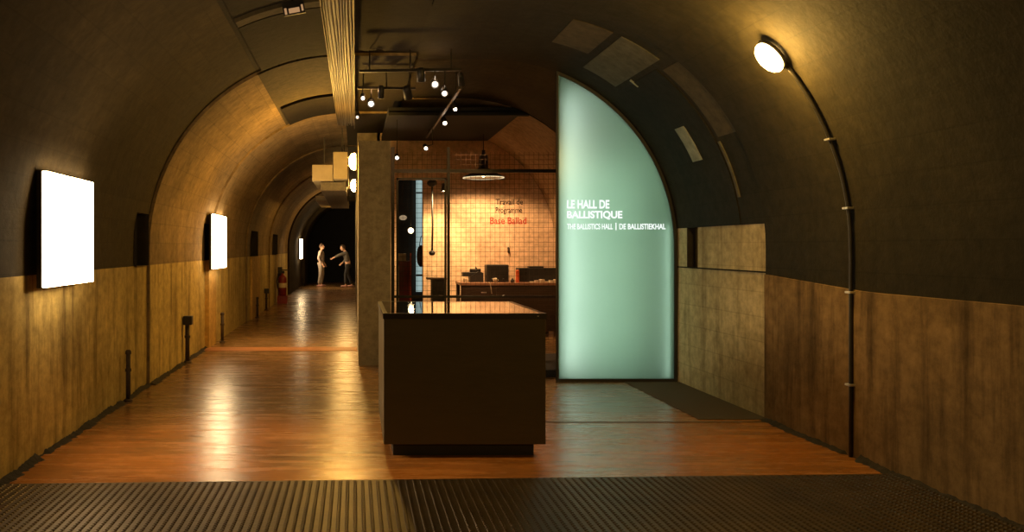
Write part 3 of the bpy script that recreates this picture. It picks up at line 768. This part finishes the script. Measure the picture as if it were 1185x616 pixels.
l = lamp('small_light', 'SPOT', (cx_(508), YC - .25, cz_(214)), 190, (1.0, .70, .30), spot_size=1.25, spot_blend=.6, shadow_soft_size=.05); aim(l, (cx_(504), 16.5, 1.1))

# pendant lamp
PY = 15.5
pxx = (559.5 - VX) / F * PY; pz = EYE + (VY - 206) / F * PY
t = thing('pendant_lamp', 'large dark enamel pendant lamp with lit rim over the desk', 'lamp', (pxx, PY, pz))
sh = obj('shade', lathe(B(), [(.075, .36), (.08, .32), (.085, .17), (.20, .135), (.23, .09), (.355, .022), (.366, 0), (.358, .003)], 36, closed=False), M_BLACKPLASTIC, t, True)
obj('reflector', lathe(B(), [(.357, .002), (.22, .075), (.07, .13), (0, .135)], 36, closed=False), M_PAPER, sh, True)['label'] = 'white inside of the shade'
obj('lamp_holder', lathe(B(), [(0, .50), (.03, .50), (.035, .42), (.075, .40), (.078, .335), (0, .335)], 24), M_BLACKPLASTIC, t, True)
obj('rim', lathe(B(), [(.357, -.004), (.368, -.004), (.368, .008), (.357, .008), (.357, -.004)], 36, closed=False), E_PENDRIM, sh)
bm = B(); ball(bm, (0, 0, .075), .05, .05, .06); obj('bulb', bm, E_PEND, t, True)
obj('cord', tube(B(), [(0, 0, .49), (0, 0, 3.63 - pz)], .008, 8), M_BLACKPLASTIC, t, True)
l = lamp('pendant_light', 'SPOT', (pxx, PY, pz + .03), P_PEND, (1.0, .60, .27), spot_size=2.75, spot_blend=.35, shadow_soft_size=.05)

# track lights
TRACKS = []
def track(name, p0, p1, label):
    t = thing('light_track', label, 'track', (0, 0, 0))
    a, b = Vector(p0), Vector(p1); TRACKS.append((a, b)); d = (b - a).normalized(); s = Vector((-d.y, d.x, 0)) * .018
    bm = B(); vs = [bm.verts.new(p + o + Vector((0, 0, z))) for z in (0, .03) for p, o in ((a, s), (a, -s), (b, -s), (b, s))]
    bm.faces.new(vs[:4]); bm.faces.new(vs[4:])
    for k in range(4): bm.faces.new((vs[k], vs[(k + 1) % 4], vs[4 + (k + 1) % 4], vs[4 + k]))
    obj('rail', bm, M_METAL, t)
    for f in (.1, .5, .9):
        p = a.lerp(b, f); obj('hanger', tube(B(), [p + Vector((0, 0, .03)), (p.x, p.y, EYE + 2.235 if p.y < 12.9 else 3.632)], .008, 6), M_METAL, t)
    return t
ZK = EYE + 1.99
track('a', (.05, 9.85, ZK), (1.2, 9.75, ZK), 'front light track crossing the dark ceiling above the partition')
track('b', (.03, 10.88, ZK), (.76, 10.92, ZK), 'short light track nearer the partition top, hung with lit spots')
track('c', (1.29, 10.6, ZK - .05), (1.27, 15.4, ZK - .05), 'long light track running back toward the pendant lamp')
def spot(px, py, Z, target, m, label, size=.05):
    size *= .8
    D = Z / ((VY - py) / F); loc = Vector(((px - VX) / F * D, D, EYE + Z))
    t = thing('spotlight', label, 'spotlight', loc, 0, 'ceiling spotlights')
    d = (Vector(target) - loc).normalized(); q = d.to_track_quat('-Z', 'Y'); t.rotation_euler = q.to_euler()
    cn = obj('can', lathe(B(), [(0, .16), (size * .7, .16), (size * .9, .13), (size, 0), (size * .93, 0), (size * .85, .02), (0, .02)], 18), M_BLACKPLASTIC, t, True)
    obj('lens', lathe(B(), [(0, -.004), (size * .55, -.004), (size * .6, .015), (0, .02)], 18), m, cn, True)
    best = None
    for a, b in TRACKS:
        f = max(.02, min(.98, (Vector((loc.x, loc.y, 0)) - Vector((a.x, a.y, 0))).dot(Vector((b.x - a.x, b.y - a.y, 0))) / ((b.x - a.x) ** 2 + (b.y - a.y) ** 2)))
        p = a.lerp(b, f) + Vector((0, 0, -.001)); dd = math.hypot(p.x - loc.x, p.y - loc.y)
        if best is None or dd < best[0]: best = (dd, p)
    tip = best[1] if best[0] < .4 else Vector((loc.x, loc.y, 3.635))
    qi = q.inverted(); top = Vector((0, 0, .1)); end = qi @ (tip - loc); mid = qi @ (Vector((tip.x, tip.y, (loc + q @ top).z + .02)) - loc)
    obj('arm', tube(B(), [top, mid, end], .008, 6), M_METAL, t)
    return loc
toward = lambda px, py, D: ((px - VX) / F * D, D, EYE + (VY - py) / F * D)
cams = (.6, 3, 1.0)
sp = [(503.5, 98, 1.88, (.8, 4, .5), E_SPOT, 'brightest spotlight in the right-hand pair on the front track', .06),
      (514.5, 108.5, 1.76, (1.0, 5, .3), E_SPOT, 'second bright spotlight just right of and below the brightest', .05),
      (429.5, 120.5, 1.80, (.4, 5, .3), E_SPOT, 'brightest spotlight of the left cluster over the partition', .06),
      (420, 114, 1.86, (.2, 5, .2), E_SPOT, 'smaller lit spotlight up and left of the brightest left one', .04),
      (413.5, 136, 1.80, (.1, 8, .3), E_SPOTLOW, 'faint spotlight lowest at the left edge beside the corridor', .04),
      (473, 114, 1.86, (1.6, 12.8, .0), E_BULBDIM, 'cup-shaped warm tinted spotlight alone between both clusters', .07),
      (487.5, 95, 1.86, (.9, 10.1, .0), M_BLACKPLASTIC, 'unlit black can spotlight hanging left of the bright pair', .06),
      (441, 114, 1.86, (.35, 10.9, .0), M_BLACKPLASTIC, 'unlit black can spotlight right of the left cluster', .05),
      (534, 98, 1.90, (2.2, 14, .0), E_BULBDIM, 'dim spotlight at the front end of the long track', .05),
      (527, 127, 1.86, (2.0, 9.0, .0), E_SPOT, 'lit oval spotlight halfway along the long track', .045),
      (515, 143, 1.86, (2.0, 9.0, .0), E_SPOT, 'lit oval spotlight farther back on the long track', .055),
      (493, 172, 1.62, (1.6, 8.0, .0), E_SPOT, 'small lit spotlight low at the back above the mesh door', .05),
      (459.5, 183, 1.42, (.9, 6.0, .0), E_SPOT, 'small lit spotlight lowest, beside the partition edge', .05)]
locs = [spot(*a) for a in sp]
# their light
for i, tgt, p in ((0, (1.0, 16.5, 1.6), .2), (9, (3.0, 16.5, 1.1), 1.0), (10, (2.2, 16.5, 1.05), 1.0), (1, (2.85, 13.0, 0), .9)):
    q = locs[i]; l = lamp('spot_beam', 'SPOT', q + Vector((0, 0, -.03)), P_SPOT * p, (1.0, .50, .20), spot_size=.62, spot_blend=.7, shadow_soft_size=.04); aim(l, tgt)
    d = (Vector(tgt) - l.location).normalized(); l.location = l.location + d * .12
for i in (0, 2):   # spill on the ceiling above the heads
    q = locs[i]; lamp('spot_spill', 'POINT', q + Vector((.02, .0, .17)), 1.5, (1.0, .55, .25), shadow_soft_size=.03)

# ------------------------------------------------------------------ dark room beyond the doorway
t = thing('window_slit', 'narrow pale blue-green lit window slit seen through the doorway', 'window', (0, 20.3, 0))
a, b = (481.5 - VX) / F * 20.3, (493 - VX) / F * 20.3
obj('pane', prism(B(), [(a, .55), (b, .55), (b, 3.05), (a + .05, 3.25), (a, 3.25)], -.02, 0), E_WIN, t)
obj('crossbar', box(a, b, -.05, -.02, 2.86, 2.89), M_METAL, t); obj('crossbar', box(a, b, -.05, -.02, .92, .96), M_METAL, t)
t = thing('red_cabinet', 'red cabinet with pale top panel in the dark room beyond the doorway', 'cabinet', ((469 - VX) / F * 18.6, 18.6, 0))
obj('body', box(-.14, .13, 0, .3, 0, 1.30, bev=.01), M_RED, t)
obj('upper_panel', box(-.14, .02, -.01, .3, 1.30, 1.46), M_PAPER, t)
obj('side_post', box(-.155, -.135, -.02, .0, .2, 1.2), M_PAPER, t); obj('side_post', box(.10, .13, -.02, .0, .1, 1.47), M_ORANGE, t)
t = thing('bulb_lamp', 'single bare glowing bulb in the dark room beyond the doorway', 'lamp', ((475.5 - VX) / F * 19, 19, EYE + (VY - 267) / F * 19))
bm = B(); ball(bm, (0, 0, 0), .06); obj('bulb', bm, E_BULB, t, True)
obj('cord', tube(B(), [(0, 0, .05), (0, 0, 3.3 - 1.96)], .006, 6), M_BLACKPLASTIC, t)
lamp('bulb_light', 'POINT', ((475.5 - VX) / F * 19, 18.8, 1.96), 4, (1.0, .66, .32), shadow_soft_size=.05)
t = thing('wall_disc', 'dim oval disc left of the glowing bulb in the dark room', 'disc', ((466.5 - VX) / F * 20.35, 20.37, EYE + (VY - 252) / F * 20.35))
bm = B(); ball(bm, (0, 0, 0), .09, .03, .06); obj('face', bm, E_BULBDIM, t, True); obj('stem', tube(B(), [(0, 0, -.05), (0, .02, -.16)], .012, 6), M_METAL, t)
t = thing('hanging_bag', 'black rounded bag hanging at the right jamb of the doorway', 'bag', ((487 - VX) / F * 17.2, 17.2, EYE - .05))
bm = B(); ball(bm, (0, 0, -.13), .085, .06, .22); obj('sack', bm, M_DARKCLOTH, t, True)
obj('strap', tube(B(), [(-.03, 0, .07), (0, 0, .25), (.05, -.1, .3), (.10, -.45, .3)], .008, 6), M_DARKCLOTH, t)

# ------------------------------------------------------------------ fire extinguisher on the left wall
t = thing('fire_extinguisher', 'red fire extinguisher on a stand at the foot of the left wall', 'fire extinguisher', (-2.06, 24.5, 0))
obj('cylinder', lathe(B(), [(0, .22), (.10, .22), (.115, .25), (.115, .70), (.09, .77), (.035, .81), (.035, .85), (0, .85)], 22), M_RED, t, True)
obj('valve', box(-.03, .06, -.03, .03, .85, .92, bev=.008), M_BLACKPLASTIC, t)
obj('handle', box(-.02, .14, -.015, .015, .93, .96, bev=.004), M_BLACKPLASTIC, t)
obj('hose', tube(B(), [(-.03, 0, .88), (-.13, 0, .84), (-.16, 0, .62), (-.14, 0, .42)], .014, 8), M_BLACKPLASTIC, t, True)
obj('stand', box(-.14, .14, -.13, .13, 0, .22, bev=.01), M_RED, t)
obj('instruction_band', lathe(B(), [(.117, .45), (.117, .58)], 22, closed=False), M_PAPER, t, True)
obj('back_plate', box(-.15, -.02, .14, .17, 0, 1.03, bev=.01), M_BLACKPLASTIC, t)

# ------------------------------------------------------------------ two visitors far down the corridor
def skin(name, verts, edges, rad, m, parent, sub=2, extra=None):
    me = bpy.data.meshes.new(name); me.from_pydata([tuple(v) for v in verts], edges, []); me.update()
    o = bpy.data.objects.new(name, me); COL.objects.link(o)
    bpy.context.view_layer.objects.active = o
    o.modifiers.new('Skin', 'SKIN')
    if not me.skin_vertices: pass
    sv = me.skin_vertices[0].data
    for k, r in enumerate(rad):
        sv[k].radius = r if isinstance(r, tuple) else (r, r); sv[k].use_root = (k == 0)
    s = o.modifiers.new('Sub', 'SUBSURF'); s.levels = sub; s.render_levels = sub
    bpy.context.view_layer.update()
    nm = bpy.data.meshes.new_from_object(o.evaluated_get(bpy.context.evaluated_depsgraph_get()))
    bpy.data.objects.remove(o)
    bm = bmesh.new(); bm.from_mesh(nm)
    if extra: extra(bm)
    ob = obj(name, bm, m, parent, True)
    return ob
def chain(V, E, R, start, pts, rads):
    p = start
    for q, r in zip(pts, rads):
        V.append(Vector(q)); R.append(r); E.append((p, len(V) - 1)); p = len(V) - 1
    return p
def hand(V, E, R, wrist, w, d, up):
    """palm and five short fingers; d = pointing direction, up = thumb side"""
    d = Vector(d).normalized(); up = Vector(up); up = (up - d * up.dot(d)).normalized()
    w = Vector(w); palm = w + d * .075
    V.append(palm); R.append(.026); E.append((wrist, len(V) - 1)); pi_ = len(V) - 1
    for k, L in enumerate((.062, .072, .068, .052)):
        b = palm + up * (.027 - .018 * k) + d * .015
        chain(V, E, R, pi_, [b + d * L * .5, b + d * L + d.cross(up) * .012], [.009, .0075])
    b = w + d * .03 + up * .028
    chain(V, E, R, wrist, [b, b + d * .04 + up * .014], [.011, .008])
def person(name, label, loc, rotz, J, mats, cap=False):
    """J: joint positions in metres, +x is forward"""
    t = thing(name, label, 'person', loc, rotz)
    V, E, R = [Vector(J['pelvis'])], [], [(.115, .135)]
    top = chain(V, E, R, 0, [J['waist'], J['chest'], J['neck'], J['head0']], [(.10, .125), (.115, .16), .055, .052])
    chest = 2
    hd = Vector(J['head'])
    for s in 'lr':
        sh = chain(V, E, R, chest, [J['sh' + s]], [.062])
        el = chain(V, E, R, sh, [J['el' + s]], [.045]); wr = chain(V, E, R, el, [J['wr' + s]], [.028])
        dd = Vector(J['wr' + s]) - Vector(J['el' + s]); hand(V, E, R, wr, J['wr' + s], dd, (1, 0, .2))
        hp = chain(V, E, R, 0, [J['hp' + s]], [.088]); kn = chain(V, E, R, hp, [J['kn' + s]], [.056]); an = chain(V, E, R, kn, [J['an' + s]], [.038])
        chain(V, E, R, an, [Vector(J['an' + s]) + Vector((.12, 0, -.045))], [.03])
    tl = J.get('headtilt', 0.0)
    def head(bm):
        Rm = Matrix.Rotation(tl, 3, 'Y')
        def e(c, a, b_, c_): 
            vs = ball(bm, (0, 0, 0), a, b_, c_, 16, 12); off = hd + Rm @ Vector(c)
            for v in vs: v.co = off + Rm @ v.co
        e((0, 0, 0), .092, .074, .115); e((.035, 0, -.065), .055, .05, .05)       # skull and jaw
        e((.098, 0, -.012), .018, .014, .024); e((.080, 0, -.062), .014, .026, .009)  # nose, mouth
        for s in (-1, 1): e((.078, s * .03, .015), .014, .016, .011); e((0, s * .076, -.01), .02, .01, .032)   # eyes, ears
    body = skin('body', V, E, R, mats['skin'], t, 2, head)
    # jacket
    V, E, R = [Vector(J['waist']) - Vector((0, 0, .10))], [], [(.13, .155)]
    w = chain(V, E, R, 0, [J['waist'], J['chest'], Vector(J['neck']) - Vector((0, 0, .03))], [(.12, .145), (.132, .175), .075])
    for s in 'lr':
        sh = chain(V, E, R, 2, [J['sh' + s]], [.078]); el = chain(V, E, R, sh, [J['el' + s]], [.062])
        e_, w_ = Vector(J['el' + s]), Vector(J['wr' + s]); chain(V, E, R, el, [e_.lerp(w_, .92)], [.045])
    skin('jacket', V, E, R, mats['top'], t)
    V, E, R = [Vector(J['pelvis']) + Vector((0, 0, .04))], [], [(.125, .148)]
    for s in 'lr':
        hp = chain(V, E, R, 0, [J['hp' + s]], [.103]); kn = chain(V, E, R, hp, [J['kn' + s]], [.074]); a_ = Vector(J['an' + s]); chain(V, E, R, kn, [a_ + Vector((0, 0, .03))], [.058])
    skin('trousers', V, E, R, mats['legs'], t)
    for s in 'lr':
        a_ = Vector(J['an' + s]); bm = B()
        vs = ball(bm, (a_.x + .055, a_.y, a_.z - .035), .145, .05, .045, 14, 10)
        zmin = a_.z - .07
        for v in vs: v.co.z = max(v.co.z, zmin)
        obj('shoe', bm, mats['shoe'], t, True)
    bm = B(); vs = ball(bm, (0, 0, 0), .105, .088, .118, 18, 12)
    bmesh.ops.delete(bm, geom=[v for v in bm.verts if v.co.x > .045 and v.co.z < .055 or v.co.z < -.075], context='VERTS')
    Rm = Matrix.Rotation(tl, 3, 'Y')
    for v in bm.verts: v.co = hd + Rm @ (v.co + Vector((-.012, 0, .012)))
    obj('hair', bm, mats['hair'], t, True)
    return t
std = dict(pelvis=(0, 0, .93), waist=(.0, 0, 1.08), chest=(.0, 0, 1.30), neck=(.0, 0, 1.46), head0=(.015, 0, 1.54), head=(.03, 0, 1.615),
           shl=(.0, .17, 1.40), shr=(.0, -.17, 1.40), ell=(-.06, .22, 1.13), elr=(-.06, -.22, 1.13), wrl=(.08, .20, .92), wrr=(.08, -.20, .92),
           hpl=(0, .09, .88), hpr=(0, -.09, .88), knl=(.03, .10, .50), knr=(-.01, -.10, .50), anl=(-.03, .10, .085), anr=(-.08, -.10, .085))
person('person', 'person in pale top and pale jeans standing in profile far down the corridor', (-1.36, 34.7, 0), math.radians(-12), std,
       dict(skin=M_SKIN, top=M_HOOD, legs=M_TROUSERL, shoe=M_SHOE, hair=M_HAIR))
J2 = dict(std); J2.update(chest=(.08, 0, 1.28), waist=(.03, 0, 1.07), neck=(.14, 0, 1.43), head0=(.18, 0, 1.5), head=(.21, 0, 1.57), headtilt=.25,
       shl=(.10, .17, 1.37), shr=(.10, -.17, 1.37), ell=(.32, .14, 1.30), wrl=(.56, .08, 1.18), elr=(.05, -.22, 1.10), wrr=(.22, -.2, .96),
       knl=(.10, .10, .50), anl=(.10, .11, .085), anr=(-.16, -.10, .085))
person('person', 'person in dark clothes bending forward with one arm stretched out, farther right at corridor end', (-.28, 34.3, 0), math.radians(184), J2,
       dict(skin=M_SKIN, top=M_GREYCLOTH, legs=M_DARKCLOTH, shoe=M_SHOE, hair=M_HAIR))
